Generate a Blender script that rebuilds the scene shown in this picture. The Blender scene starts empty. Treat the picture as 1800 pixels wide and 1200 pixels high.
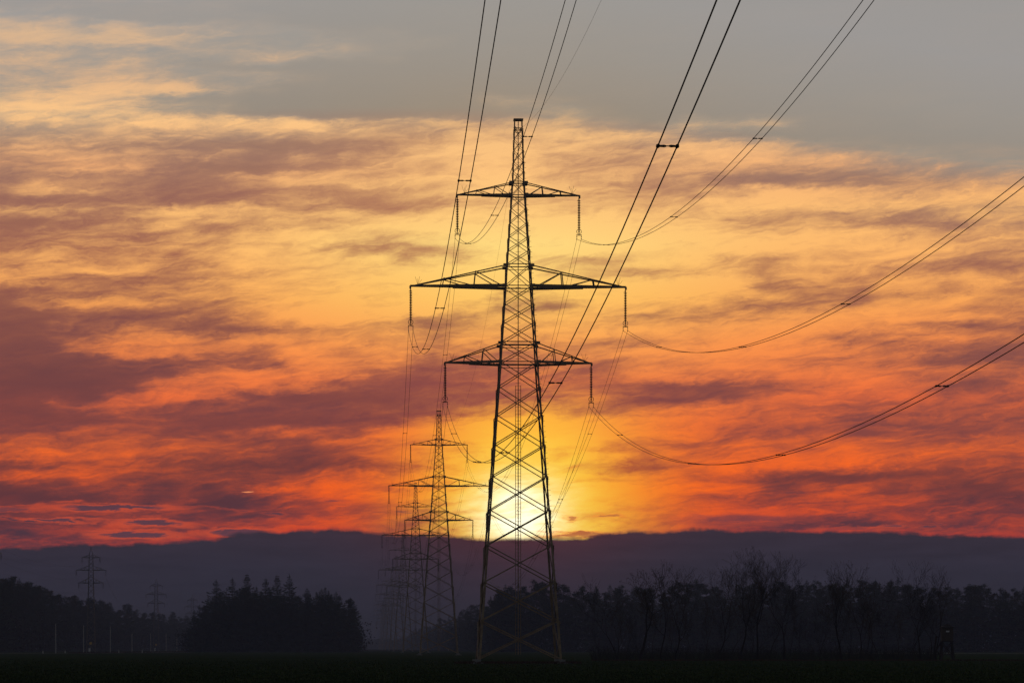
import bpy, math, random
from mathutils import Vector, Matrix, Quaternion

R = math.radians
PI = math.pi
random.seed(7)
scene = bpy.context.scene
COL = scene.collection

# ------------------------------------------------------------------ frame of reference
# Camera at the origin, 1.6 m above the field, looking along +Y.  F is the focal length in
# pixels of an 1800 px wide picture; at(px, py, depth) gives the place a thing stands at.
F = 5015.0
EYE = 1.6
HZ = 1138.0


def at(px, depth, z=0.0):
    return Vector(((px - 900.0) * depth / F, depth, z))


def lin(c):
    c = c / 255.0
    return c / 12.92 if c <= 0.04045 else ((c + 0.055) / 1.055) ** 2.4


def rgb(r, g, b):
    return (lin(r), lin(g), lin(b), 1.0)


# ------------------------------------------------------------------ tags
def tag(o, label=None, cat=None, group=None, kind=None):
    if label:
        o['label'] = label
    if cat:
        o['category'] = cat
    if group:
        o['group'] = group
    if kind:
        o['kind'] = kind
    return o


def empty(name, loc, rz=0.0):
    o = bpy.data.objects.new(name, None)
    COL.objects.link(o)
    o.location = loc
    o.rotation_euler = (0, 0, rz)
    o.empty_display_size = 0.5
    return o


def copy_tree(o, parent=None, keep=None):
    c = o.copy()
    COL.objects.link(c)
    c.parent = parent
    for ch in list(o.children):
        if keep and not keep(ch):
            continue
        copy_tree(ch, c)
    return c


# ------------------------------------------------------------------ mesh builder
class MB:
    def __init__(self):
        self.v = []
        self.f = []

    def quad(self, a, b, c, d):
        n = len(self.v)
        self.v += [tuple(a), tuple(b), tuple(c), tuple(d)]
        self.f.append((n, n + 1, n + 2, n + 3))

    def tri(self, a, b, c):
        n = len(self.v)
        self.v += [tuple(a), tuple(b), tuple(c)]
        self.f.append((n, n + 1, n + 2))

    def box(self, cx, cy, cz, sx, sy, sz, m=None):
        n = len(self.v)
        for dz in (-.5, .5):
            for dx, dy in ((-.5, -.5), (.5, -.5), (.5, .5), (-.5, .5)):
                p = Vector((cx + dx * sx, cy + dy * sy, cz + dz * sz))
                if m:
                    p = m @ p
                self.v.append(tuple(p))
        for q in ((3, 2, 1, 0), (4, 5, 6, 7), (0, 1, 5, 4), (1, 2, 6, 5), (2, 3, 7, 6), (3, 0, 4, 7)):
            self.f.append(tuple(n + i for i in q))

    def profile(self, p, q, pts, u, w):
        """extrude a closed 2-D profile (pts in the u, w frame) from p to q"""
        n = len(self.v)
        k = len(pts)
        for e in (p, q):
            for a, b in pts:
                self.v.append(tuple(e + u * a + w * b))
        for i in range(k):
            j = (i + 1) % k
            self.f.append((n + i, n + j, n + k + j, n + k + i))
        self.f.append(tuple(n + i for i in reversed(range(k))))
        self.f.append(tuple(n + k + i for i in range(k)))

    def angle(self, p, q, s, hint=None, t=None, second=None):
        """steel angle iron (L section) of leg width s from p to q; hint = direction the corner points away from"""
        p = Vector(p)
        q = Vector(q)
        d = (q - p).normalized()
        h = Vector(hint) if hint is not None else Vector((0, 1, 0))
        u = h - d * h.dot(d)
        if u.length < 1e-4:
            u = Vector((1, 0, 0)) - d * d.x
        u.normalize()
        w = d.cross(u)
        if second is not None and w.dot(Vector(second)) < 0:
            w = -w
        t = t or s * 0.14
        self.profile(p, q, [(0, 0), (s, 0), (s, t), (t, t), (t, s), (0, s)], u, w)

    def tube(self, path, rad, sides=5, cap=True):
        n0 = len(self.v)
        m = len(path)
        path = [Vector(p) for p in path]
        ref = None
        for i, p in enumerate(path):
            d = (path[min(i + 1, m - 1)] - path[max(i - 1, 0)])
            if d.length < 1e-9:
                d = Vector((0, 0, 1))
            d.normalize()
            if ref is None:
                ref = Vector((0, 0, 1)) if abs(d.z) < 0.9 else Vector((1, 0, 0))
            u = ref - d * ref.dot(d)
            if u.length < 1e-5:
                u = d.orthogonal()
            u.normalize()
            ref = u
            w = d.cross(u)
            r = rad[i] if isinstance(rad, (list, tuple)) else rad
            for k in range(sides):
                a = 2 * PI * k / sides
                self.v.append(tuple(p + u * (math.cos(a) * r) + w * (math.sin(a) * r)))
        for i in range(m - 1):
            for k in range(sides):
                a = n0 + i * sides + k
                b = n0 + i * sides + (k + 1) % sides
                self.f.append((a, b, b + sides, a + sides))
        if cap:
            self.f.append(tuple(n0 + k for k in reversed(range(sides))))
            self.f.append(tuple(n0 + (m - 1) * sides + k for k in range(sides)))

    def lathe(self, prof, cx=0, cy=0, sides=10):
        n0 = len(self.v)
        for r, z in prof:
            for k in range(sides):
                a = 2 * PI * k / sides
                self.v.append((cx + r * math.cos(a), cy + r * math.sin(a), z))
        for i in range(len(prof) - 1):
            for k in range(sides):
                a = n0 + i * sides + k
                b = n0 + i * sides + (k + 1) % sides
                self.f.append((a, b, b + sides, a + sides))

    def torus(self, c, R0, r0, axis='y', n=20, k=6):
        n0 = len(self.v)
        for i in range(n):
            a = 2 * PI * i / n
            for j in range(k):
                b = 2 * PI * j / k
                rr = R0 + r0 * math.cos(b)
                h = r0 * math.sin(b)
                if axis == 'y':
                    p = (c[0] + rr * math.cos(a), c[1] + h, c[2] + rr * math.sin(a))
                else:
                    p = (c[0] + rr * math.cos(a), c[1] + rr * math.sin(a), c[2] + h)
                self.v.append(p)
        for i in range(n):
            for j in range(k):
                i2 = (i + 1) % n
                j2 = (j + 1) % k
                self.f.append((n0 + i * k + j, n0 + i2 * k + j, n0 + i2 * k + j2, n0 + i * k + j2))

    def mesh(self, name):
        me = bpy.data.meshes.new(name)
        me.from_pydata(self.v, [], self.f)
        me.update()
        return me

    def build(self, name, mat, parent=None, smooth=False):
        me = self.mesh(name)
        me.materials.append(mat)
        if smooth:
            me.polygons.foreach_set('use_smooth', [True] * len(me.polygons))
        o = bpy.data.objects.new(name, me)
        COL.objects.link(o)
        o.parent = parent
        return o


# ------------------------------------------------------------------ materials
def material(name, base, alt=None, scale=1.0, rough=0.7, metal=0.0, bump=0.0, spec=0.5, stretch=(1, 1, 1), detail=6.0, lo=.35, hi=.65):
    m = bpy.data.materials.new(name)
    m.use_nodes = True
    nt = m.node_tree
    b = nt.nodes['Principled BSDF']
    b.inputs['Base Color'].default_value = (*base, 1)
    b.inputs['Roughness'].default_value = rough
    b.inputs['Metallic'].default_value = metal
    b.inputs['Specular IOR Level'].default_value = spec
    if alt is not None:
        tc = nt.nodes.new('ShaderNodeTexCoord')
        mp = nt.nodes.new('ShaderNodeMapping')
        mp.inputs['Scale'].default_value = stretch
        nz = nt.nodes.new('ShaderNodeTexNoise')
        nz.inputs['Scale'].default_value = scale
        nz.inputs['Detail'].default_value = detail
        nz.inputs['Roughness'].default_value = 0.65
        rp = nt.nodes.new('ShaderNodeValToRGB')
        rp.color_ramp.elements[0].position = lo
        rp.color_ramp.elements[0].color = (*base, 1)
        rp.color_ramp.elements[1].position = hi
        rp.color_ramp.elements[1].color = (*alt, 1)
        nt.links.new(tc.outputs['Object'], mp.inputs['Vector'])
        nt.links.new(mp.outputs['Vector'], nz.inputs['Vector'])
        nt.links.new(nz.outputs['Fac'], rp.inputs['Fac'])
        nt.links.new(rp.outputs['Color'], b.inputs['Base Color'])
        if bump:
            bp = nt.nodes.new('ShaderNodeBump')
            bp.inputs['Strength'].default_value = bump
            bp.inputs['Distance'].default_value = 0.05
            nt.links.new(nz.outputs['Fac'], bp.inputs['Height'])
            nt.links.new(bp.outputs['Normal'], b.inputs['Normal'])
    return m


M_steel = material('weathered_steel', (.38, .275, .165), (.21, .14, .08), 1.3, .5, .25, .1)
M_steel2 = material('grey_steel', (.20, .19, .18), (.12, .11, .10), 1.3, .6, .2, .1)
M_wire = material('aluminium_cable', (.045, .042, .04), (.03, .028, .026), 8, .65, .2)
M_glass = material('brown_insulator', (.035, .026, .02), (.02, .016, .013), 10, .5)
M_conc = material('concrete', (.30, .29, .275), (.20, .195, .18), 3, .9, 0, .3)
M_white = material('white_paint', (.75, .75, .73), (.6, .6, .58), 5, .6)
M_pole = material('grey_pole', (.48, .46, .44), (.36, .34, .32), 2, .85, 0, .2)
M_red = material('red_paint', (.5, .04, .03), (.4, .03, .03), 6, .5)
M_yellow = material('yellow_plate', (.8, .5, .08), (.7, .42, .06), 6, .5)
M_needle = material('needles', (.035, .05, .03), (.055, .065, .035), .6, .9, 0, 0, .2)
M_needle2 = material('pine_needles', (.045, .055, .032), (.065, .07, .04), .5, .9, 0, 0, .2)
M_bark = material('bark', (.075, .058, .045), (.045, .036, .03), 3, .95, 0, .4, .2)
M_barkb = material('bare_bark', (.028, .022, .018), (.016, .013, .011), 4, .95, 0, .4, .2)
M_leaf = material('withered_leaves', (.075, .05, .028), (.05, .04, .022), 2, .9, 0, 0, .2)
M_wood = material('weathered_boards', (.11, .085, .06), (.06, .045, .035), 2, .85, 0, .3, .3, (8, 8, 1))
M_woodd = material('dark_wood', (.05, .04, .032), (.03, .025, .02), 3, .9, 0, .3, .2)
M_pane = material('window_pane', (.8, .8, .8), (.7, .7, .72), 3, .15)
M_bush = material('undergrowth', (.025, .024, .018), (.035, .032, .022), 1.2, 1, 0, 0, 0)
M_crop = material('young_crop', (.024, .050, .013), (.085, .10, .035), .35, 1, 0, 0, 0)
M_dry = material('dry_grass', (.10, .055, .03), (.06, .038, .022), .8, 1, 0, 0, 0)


def ground_material():
    m = bpy.data.materials.new('field_soil')
    m.use_nodes = True
    nt = m.node_tree
    b = nt.nodes['Principled BSDF']
    b.inputs['Roughness'].default_value = .95
    b.inputs['Specular IOR Level'].default_value = 0
    tc = nt.nodes.new('ShaderNodeTexCoord')
    out = None

    def noise(scale, stretch, detail):
        mp = nt.nodes.new('ShaderNodeMapping')
        mp.inputs['Scale'].default_value = stretch
        nz = nt.nodes.new('ShaderNodeTexNoise')
        nz.inputs['Scale'].default_value = scale
        nz.inputs['Detail'].default_value = detail
        nz.inputs['Roughness'].default_value = .7
        nt.links.new(tc.outputs['Object'], mp.inputs['Vector'])
        nt.links.new(mp.outputs['Vector'], nz.inputs['Vector'])
        return nz.outputs['Fac']
    big = noise(.02, (1, .35, 1), 5)
    fine = noise(2.2, (1, .22, 1), 8)
    r1 = nt.nodes.new('ShaderNodeValToRGB')
    e = r1.color_ramp.elements
    e[0].position, e[0].color = .3, (.009, .015, .005, 1)
    e[1].position, e[1].color = .72, (.085, .11, .04, 1)
    el = e.new(.5)
    el.color = (.033, .058, .017, 1)
    nt.links.new(fine, r1.inputs['Fac'])
    r2 = nt.nodes.new('ShaderNodeValToRGB')
    r2.color_ramp.elements[0].position, r2.color_ramp.elements[0].color = .35, (.7, .72, .6, 1)
    r2.color_ramp.elements[1].position, r2.color_ramp.elements[1].color = .68, (1.25, 1.1, .95, 1)
    nt.links.new(big, r2.inputs['Fac'])
    mx = nt.nodes.new('ShaderNodeMix')
    mx.data_type = 'RGBA'
    mx.blend_type = 'MULTIPLY'
    mx.inputs['Factor'].default_value = 1
    nt.links.new(r1.outputs['Color'], mx.inputs['A'])
    nt.links.new(r2.outputs['Color'], mx.inputs['B'])
    nt.links.new(mx.outputs['Result'], b.inputs['Base Color'])
    bp = nt.nodes.new('ShaderNodeBump')
    bp.inputs['Strength'].default_value = .12
    bp.inputs['Distance'].default_value = .15
    nt.links.new(fine, bp.inputs['Height'])
    nt.links.new(bp.outputs['Normal'], b.inputs['Normal'])
    return m


# ------------------------------------------------------------------ the setting
g = MB()
xs = [-3000, -1500, -700, -350, -180, -90, -45, 0, 45, 90, 180, 350, 700, 1500, 3000]
ys = [-600, -300, -100, 0, 60, 110, 140, 170, 200, 230, 260, 300, 340, 380, 440, 520, 620, 760, 950, 1200, 1600, 2200, 3200, 4600, 7000]
for j in range(len(ys)):
    for i in range(len(xs)):
        g.v.append((xs[i], ys[j], 0))
for j in range(len(ys) - 1):
    for i in range(len(xs) - 1):
        a = j * len(xs) + i
        g.f.append((a, a + 1, a + 1 + len(xs), a + len(xs)))
tag(g.build('ground', ground_material()), kind='structure')


def strip(name, pts, width, z, mat, kind='structure', thick=None):
    mb = MB()
    L = []
    for i, (x, y) in enumerate(pts):
        a = Vector(pts[max(i - 1, 0)])
        b = Vector(pts[min(i + 1, len(pts) - 1)])
        d = (b - a).normalized()
        n = Vector((-d.y, d.x))
        L.append((Vector((x, y)) + n * width / 2, Vector((x, y)) - n * width / 2))
    for i in range(len(L) - 1):
        a, b = L[i]
        c, d = L[i + 1]
        mb.quad((b.x, b.y, z), (d.x, d.y, z), (c.x, c.y, z), (a.x, a.y, z))
        mb.quad((a.x, a.y, z), (c.x, c.y, z), (c.x, c.y, -.05), (a.x, a.y, -.05))
        mb.quad((d.x, d.y, z), (b.x, b.y, z), (b.x, b.y, -.05), (d.x, d.y, -.05))
    return tag(mb.build(name, mat), kind=kind)


M_asph = material('asphalt', (.055, .053, .052), (.04, .039, .038), 1.5, .55, 0, .1)
M_track = material('pale_sheen_track', (.30, .28, .26), (.22, .205, .19), 1.2, .45, 0, .1)  # pale base stands in for sky reflected off a wet track
ROAD = [(-600, 640), (-300, 740), (-150, 810), (-132, 860), (-126, 980), (-122, 1150), (-114, 1350), (-98, 1550), (-80, 1650), (-40, 1700), (10, 1690), (60, 1640), (150, 1560), (240, 1500), (300, 1460), (420, 1420), (800, 1350)]
strip('road', ROAD, 6.5, .06, M_asph)
strip('path', [(100, 860), (118, 852), (140, 846), (165, 842), (220, 836), (330, 826), (480, 812)], 9.0, .05, M_track)


# ------------------------------------------------------------------ lattice pylons
def lerp_tab(tab, z):
    for (z0, w0), (z1, w1) in zip(tab, tab[1:]):
        if z <= z1:
            return w0 + (w1 - w0) * (z - z0) / (z1 - z0)
    return tab[-1][1]


def make_pylon(spec, mat, name, label, group):
    """spec: widths, panel levels, arms (z bottom, z top, half length), insulator length ..."""
    root = empty(name, (0, 0, 0))
    tag(root, label, 'pylon', group)
    hw = lambda z: lerp_tab(spec['width'], z)
    ztop = spec['ztop']
    Z = spec['levels']
    # legs, each an angle iron with its overlapping splice plates
    k = 0
    for sx in (-1, 1):
        for sy in (-1, 1):
            mb = MB()
            for (z0, w0), (z1, w1) in zip(spec['width'], spec['width'][1:]):
                nseg = max(1, int((z1 - z0) / 6.5))
                for s in range(nseg):
                    za = z0 + (z1 - z0) * s / nseg
                    zb = z0 + (z1 - z0) * (s + 1) / nseg
                    wa, wb = hw(za), hw(zb)
                    sz = spec['leg'] * (1.0 - .66 * (za / ztop))
                    mb.angle((sx * wa, sy * wa, za), (sx * wb, sy * wb, zb), sz, (-sx, 0, 0), sz * .16, (0, -sy, 0))
                    # splice cover
                    zc = min(zb + .5, ztop)
                    wc = hw(zc)
                    w2 = hw(zb - .5)
                    o = sz * .05
                    mb.angle((sx * (w2 + o), sy * (w2 + o), zb - .5), (sx * (wc + o), sy * (wc + o), zc), sz * .95, (-sx, 0, 0), sz * .1, (0, -sy, 0))
            if sx == 1 and sy == -1 and spec.get('pegs'):
                z = 3.0
                while z < ztop - 3:
                    w = hw(z)
                    mb.tube([(w, -w, z), (w + .22, -w, z + .03)], .016, 4)
                    z += .55
            mb.build('leg', mat, root)
            k += 1
    # bracing, one mesh per face
    faces = [((-1, -1), (1, -1), (0, 1, 0)), ((1, -1), (1, 1), (-1, 0, 0)), ((1, 1), (-1, 1), (0, -1, 0)), ((-1, 1), (-1, -1), (1, 0, 0))]
    for (a, b, hint) in faces:
        mb = MB()
        nrm = -Vector(hint)
        for z0, z1 in zip(Z, Z[1:]):
            w0, w1 = hw(z0), hw(z1)
            s = spec['brace'] * (1.0 - .66 * (z0 / ztop))
            p0 = Vector((a[0] * w0, a[1] * w0, z0))
            q0 = Vector((b[0] * w0, b[1] * w0, z0))
            p1 = Vector((a[0] * w1, a[1] * w1, z1))
            q1 = Vector((b[0] * w1, b[1] * w1, z1))
            mb.angle(p0 - nrm * .02, q1 - nrm * .02, s, hint)
            mb.angle(q0 + nrm * .02, p1 + nrm * .02, s, -nrm * -1)
            # node plates
            for e in (p1, q1):
                dirn = (q1 - p1).normalized() * (1 if e is p1 else -1)
                u = dirn
                mb.box(0, 0, 0, s * 2.2, .025, s * 2.2, Matrix.Translation(e + u * s * 1.2 + nrm * .035) @ Matrix(((abs(u.x), -nrm.x, 0, 0), (abs(u.y), -nrm.y, 0, 0), (0, 0, 1, 0), (0, 0, 0, 1))))
        for z in spec['horiz']:
            w = hw(z)
            s = spec['brace'] * (1.1 - .5 * (z / ztop))
            mb.angle((a[0] * w, a[1] * w, z), (b[0] * w, b[1] * w, z), s, hint)
            mb.angle((a[0] * w, a[1] * w, z - .28), (b[0] * w, b[1] * w, z - .28), s * .7, hint) if spec.get('double') else None
        mb.build('face_bracing', mat, root)
    # cross-arms
    for (zb, zt, half, cs) in spec['arms']:
        for sx in (-1, 1):
            mb = MB()
            wb, wt = hw(zb), hw(zt)
            tipz = zb
            for sy in (-1, 1):
                B0 = Vector((sx * wb, sy * wb, zb))
                B1 = Vector((sx * half, sy * .09, tipz))
                T0 = Vector((sx * wt, sy * wt, zt))
                T1 = Vector((sx * (half - .15), sy * .09, tipz + .14))
                mb.angle(B0, B1, cs, (0, -sy, 0), cs * .16, (0, 0, 1))
                mb.angle(B0 + Vector((0, 0, -cs * .55)), B0.lerp(B1, .55) + Vector((0, 0, -cs * .35)), cs * .62, (0, -sy, 0), cs * .14, (0, 0, 1))
                mb.angle(T0, T1, cs * .62, (0, -sy, 0), cs * .12, (0, 0, -1))
                for i, f in enumerate((1 / 3, 2 / 3)):
                    bo = B0.lerp(B1, f)
                    to = T0.lerp(T1, f)
                    mb.angle(bo, to, cs * .5, (-sx, 0, 0))
                    bi = B0.lerp(B1, max(0.04, f - 1 / 3))
                    mb.angle(to, bi, cs * .46, (0, -sy, 0))
                if spec.get('double'):   # gusset plates where the chords meet the body
                    mb.box(sx * (wt + .12), sy * (wt + .03), zt - .08, .5, .04, .32)
                    mb.box(sx * (wb + .12), sy * (wb + .03), zb + .07, .34, .04, .3)
            # plan bracing of the lower chords and the tie between the upper chords
            fr = [0, 1 / 3, 2 / 3]
            for i, f in enumerate(fr):
                pa = Vector((sx * wb, -wb, zb)).lerp(Vector((sx * half, -.09, zb)), f)
                pb = Vector((sx * wb, wb, zb)).lerp(Vector((sx * half, .09, zb)), f)
                pc = Vector((sx * wb, (-1) ** i * wb, zb)).lerp(Vector((sx * half, (-1) ** i * .09, zb)), f + 1 / 3)
                mb.angle(pa, pb, cs * .45, (0, 0, 1))
                mb.angle(pa if i % 2 == 0 else pb, pc, cs * .4, (0, 0, 1))
            mb.box(sx * half, 0, zb - .05, .16, .3, .3)
            arm = mb.build('crossarm', mat, root)
            if spec.get('spikes'):
                sp = MB()
                for dx, dy, h in ((-.28, .0, .8), (.2, .1, .85), (.42, -.1, .5), (-.02, .1, .6)):
                    sp.tube([(sx * (half - .8), 0, zb + .2), (sx * (half - .8) + dx, dy, zb + .25 + h)], .013, 4)
                sp.build('bird_spike', M_wire, arm)
    # peak
    mb = MB()
    if spec.get('cap'):
        w = hw(ztop)
        mb.box(0, 0, ztop, 2 * w + .16, 2 * w + .1, .16)
        mb.tube([(0, 0, ztop - .08), (0, 0, ztop - .95)], .035, 6)
        for q in range(4):
            mb.lathe([(.02, ztop - .3 - q * .16), (.08, ztop - .33 - q * .16), (.02, ztop - .38 - q * .16)], 0, 0, 8)
        zc = ztop - .95
        for sx in (-1, 1):
            for sy in (-1, 1):
                w2 = hw(zc)
                mb.angle((sx * w2, sy * w2, zc - .05), (sx * w2 * .35, sy * w2, zc - .05), .07, (0, 0, 1))
                mb.angle((sx * w2, sy * w2, zc + .25), (sx * w2 * .4, sy * w2, zc - .05), .06, (0, -sy, 0))
    else:
        w = hw(Z[-1])
        for sx in (-1, 1):
            for sy in (-1, 1):
                mb.angle((sx * w, sy * w, Z[-1]), (0.03 * sx, 0.03 * sy, ztop), .09, (-sx, 0, 0))
        mb.box(0, 0, ztop - .1, .25, .25, .3)
    mb.build('earth_wire_peak', mat, root)
    # ladder in the middle of the tower
    if spec.get('ladder'):
        mb = MB()
        mb.tube([(0, .25, .9), (0, .25, ztop - 1.2)], .05, 5)
        lo, mid, hi = .9, 28.9, ztop - 1.2
        for sx in (-1, 1):
            mb.tube([(sx * .27, .25, lo), (sx * .27, .25, mid)], .028, 4)
        z = lo + .2
        while z < hi:
            mb.tube([(-.27, .25, z), (.27, .25, z)], .014, 4)
            z += .36 if z < mid else .62
        for z in (16.0, 24.0, 36.0, 44.0):
            mb.tube([(0, .25, z), (0, hw(z), z)], .025, 4)
        for z0 in (13.0,):
            mb.box(0, .3, 7.4, .56, .03, 3.2) if False else None
        mb.build('ladder', mat, root)
    # insulators
    IL = spec['ins']
    for (zb, zt, half, cs) in spec['arms']:
        for sx in (-1, 1):
            x = sx * (half - .06)
            mb = MB()
            prof = [(.055, zb + .02), (.055, zb - .38)]
            n = spec['discs']
            for i in range(n):
                z = zb - .4 - (IL - 1.3) * i / n
                st = (IL - 1.3) / n
                prof += [(.05, z), (.15, z - st * .34), (.16, z - st * .52), (.14, z - st * .6), (.05, z - st * .66), (.05, z - st * .98)]
            prof += [(.03, zb - IL + .55), (.03, zb - IL + .45)]
            mb.lathe(prof, x, 0, 8)
            if spec.get('rings'):
                mb.box(x, 0, zb - IL + .42, .56, .05, .09)
                mb.tube([(x - .2, 0, zb - .5), (x - .05, 0, zb - .25)], .012, 4)
            ins = mb.build('insulator', M_glass, root)
            if spec.get('rings'):
                rg = MB()
                rg.torus((x, 0, zb - IL + .78), .25, .028, 'y')
                rg.torus((x, 0, zb - IL + .78), .09, .02, 'y', 10, 5)
                rg.tube([(x, 0, zb - IL + .52), (x, 0, zb - IL + 1.05)], .025, 5)
                rg.build('grading_ring', M_wire, ins)
                for d in (-1, 1):
                    cl = MB()
                    cx = x + d * .235
                    cl.tube([(cx, 0, zb - IL + .4), (cx, 0, zb - IL + .04)], .018, 5)
                    cl.tube([(cx, -.22, zb - IL - .02), (cx, -.08, zb - IL + .05), (cx, .08, zb - IL + .05), (cx, .22, zb - IL - .02)], .035, 6)
                    cl.lathe([(.0, zb - IL + .3), (.05, zb - IL + .27), (.05, zb - IL + .2), (.0, zb - IL + .17)], cx, 0, 6)
                    cl.build('clamp', M_wire, ins)
    # footings
    w = hw(0)
    for sx in (-1, 1):
        for sy in (-1, 1):
            mb = MB()
            fs = spec['foot']
            mb.box(sx * (w + .05), sy * (w + .05), .03, fs, fs, .16)
            mb.box(sx * (w + .02), sy * (w + .02), .3, fs * .45, fs * .45, .25)
            mb.build('footing', M_conc, root)
    if spec.get('plate'):
        mb = MB()
        mb.box(0, -hw(spec['plate']) - .08, spec['plate'], spec['plate_s'], .03, spec['plate_s'])
        mb.build('warning_plate', spec['plate_m'], root)
    return root


zz = lambda y: (1165.0 - y) / 16.886
BIG = dict(
    width=[(0, 4.32), (zz(639), 1.954), (zz(345), .735), (zz(321), .61), (zz(211), .42)],
    ztop=zz(211), leg=.225, brace=.125,
    levels=[.35] + [zz(y) for y in (1092, 1025, 960, 899, 840, 785, 733, 683, 639, 604, 569, 537, 505, 467, 442, 418, 393, 368, 345, 321, 303, 286, 266, 246, 227)],
    horiz=[zz(y) for y in (639, 604, 505, 467, 345, 321, 227)], double=True,
    arms=[(zz(639), zz(604), 7.67, .17), (zz(505), zz(467), 11.25, .20), (zz(344.5), zz(321), 6.4, .15)],
    ins=4.45, discs=18, rings=True, spikes=True, cap=True, ladder=True, pegs=True, foot=1.25)
PYL = [  # picture column of the axis, depth, height factor
    (911, 297, 1.0), (771.5, 640, .968), (730.5, 952, 1.0), (708.5, 1300, .945), (697.5, 1590, .935), (688, 2015, 1.0), (680.5, 2460, .99), (676.5, 2840, .98), (673.5, 3210, .98), (671, 3590, 1.0)]
ordinal = ['nearest', 'second nearest', 'third nearest', 'fourth', 'fifth', 'sixth', 'seventh', 'eighth', 'ninth', 'tenth and farthest']
G_PYL = 'tall three-armed pylons of the main line'
big = make_pylon(BIG, M_steel, 'lattice_pylon', 'tallest lattice pylon with three cross-arms, nearest the viewer, before the setting sun', G_PYL)
PL = (R(2.74))
pyl = []
for i, (px, D, hs) in enumerate(PYL):
    o = big if i == 0 else copy_tree(big)
    o.location = at(px, D)
    o.rotation_euler = (0, 0, PL)
    o.scale = (1, 1, hs)
    if i == 1:
        o['label'] = 'second lattice pylon of the row, looking half as tall, left of the nearest one'
    elif i > 1:
        o['label'] = f'hazy lattice pylon, {ordinal[i]} of the row receding behind the nearest tall pylon'
    pyl.append(o)
for d in (0,):
    mb = MB()
    mb.box(0.0, -BIG['width'][0][1] * .93, 1.75, .01, .01, .01)

# second, smaller line on the left
SMALL = dict(
    width=[(0, 1.45), (22, .82), (30.2, .62), (31, .6)], ztop=33.3, leg=.2, brace=.11,
    levels=[.3, 3.4, 6.4, 9.2, 11.8, 14.2, 16.4, 18.4, 20.3, 22.0, 23.6, 25.0, 26.2, 27.5, 28.8, 30.0, 31.0],
    horiz=[22.0, 23.8, 26.0, 27.8, 30.0], arms=[(22.0, 23.6, 3.85, .16), (26.0, 27.5, 4.7, .16), (30.0, 31.0, 2.85, .14)],
    ins=2.25, discs=10, foot=.9, plate=3.1, plate_s=.75, plate_m=M_yellow)
SP = [(-30, 737), (160, 900), (274.5, 1311), (338, 1700)]
SLAB = ['small pylon at the left picture edge, only its cross-arm tip with a hanging insulator showing',
        'nearest whole pylon of the smaller line, above the left forest among pale poles',
        'middle pylon of the smaller line, above the sloping left forest edge',
        'faintest small pylon, half hidden behind the left side of the tree clump']
small = make_pylon(SMALL, M_steel2, 'lattice_pylon', SLAB[1], 'pylons of the smaller line on the left')
order = [1, 0, 2, 3]
spyl = {}
for n, i in enumerate(order):
    px, D = SP[i]
    o = small if n == 0 else copy_tree(small)
    o.location = at(px, D)
    o.rotation_euler = (0, 0, R(4.5))
    o['label'] = SLAB[i]
    spyl[i] = o


# ------------------------------------------------------------------ conductors
def sagline(p, q, sag, n=64):
    out = []
    for i in range(n + 1):
        t = i / n
        a = p.lerp(q, t)
        a.z -= 4 * sag * t * (1 - t)
        out.append(a)
    return out


ARMS = [('lowest', zz(639), 7.61), ('widest middle', zz(505), 11.19), ('top', zz(344.5), 6.34)]


def attach(i, side, z, half, hs=None):
    px, D, s = PYL[i]
    b = at(px, D)
    u = Vector((math.cos(PL), math.sin(PL), 0))
    return b + u * (side * half) + Vector((0, 0, z * s - 4.45 * s))


u_arm = Vector((math.cos(PL), math.sin(PL), 0))
near_dir = Vector(((664 - 900) / F, 1, 0))


def bundle(p, q, sag, spacers, label, group, rad=.017, n=64):
    """twin cable with dumb-bell spacers; top-level, its wires and spacers are its parts"""
    root = empty('twin_cable', p)
    tag(root, label, 'power cable', group)
    pts = sagline(p, q, sag, n)
    for d in (-1, 1):
        mb = MB()
        mb.tube([x - p + u_arm * (d * .235) for x in pts], rad, 5)
        mb.build('wire', M_wire, root)
    for t in spacers:
        c = p.lerp(q, t)
        c.z -= 4 * sag * t * (1 - t)
        c -= p
        dl = (q - p).normalized()
        dl.z = (q.z - p.z - 4 * sag * (1 - 2 * t)) / (q - p).length
        dl.normalize()
        mb = MB()
        a, b = c - u_arm * .2, c + u_arm * .2
        mb.tube([a, a.lerp(b, .3), a.lerp(b, .42)], [.026, .034, .02], 6)
        mb.tube([b, b.lerp(a, .3), b.lerp(a, .42)], [.026, .034, .02], 6)
        mb.tube([a, b], .014, 5)
        for s in (-1, 1):
            e = c + u_arm * (s * .235)
            mb.tube([e - dl * .11, e - dl * .05, e + dl * .05, e + dl * .11], [.03, .05, .05, .03], 6)
        mb.build('spacer', M_wire, root)
    return root


names = ['nearest', 'second', 'third', 'fourth', 'fifth', 'sixth']
# the span that passes overhead, to the pylon behind the viewer
k0, m0 = 5.2e-4, 128.0
for an, z, half in ARMS:
    for side, sn in ((-1, 'left'), (1, 'right')):
        p = attach(0, side, z, half)
        D0 = 2 * m0 - p.y
        q = p + near_dir * (D0 - p.y)
        q.z = p.z
        sag = (5.05e-4 if side > 0 and half > 10 else k0) * (p.y - m0) ** 2
        sp = [(p.y - d) / (p.y - D0) for d in (262, 202, 157.5, 112.5, 69, 22)]
        bundle(p, q, sag, sp, f'twin cables from the nearest pylon\'s {an} arm, {sn} end, sweeping up overhead', 'twin cables passing overhead to the viewer', .0195, 90)
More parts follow.
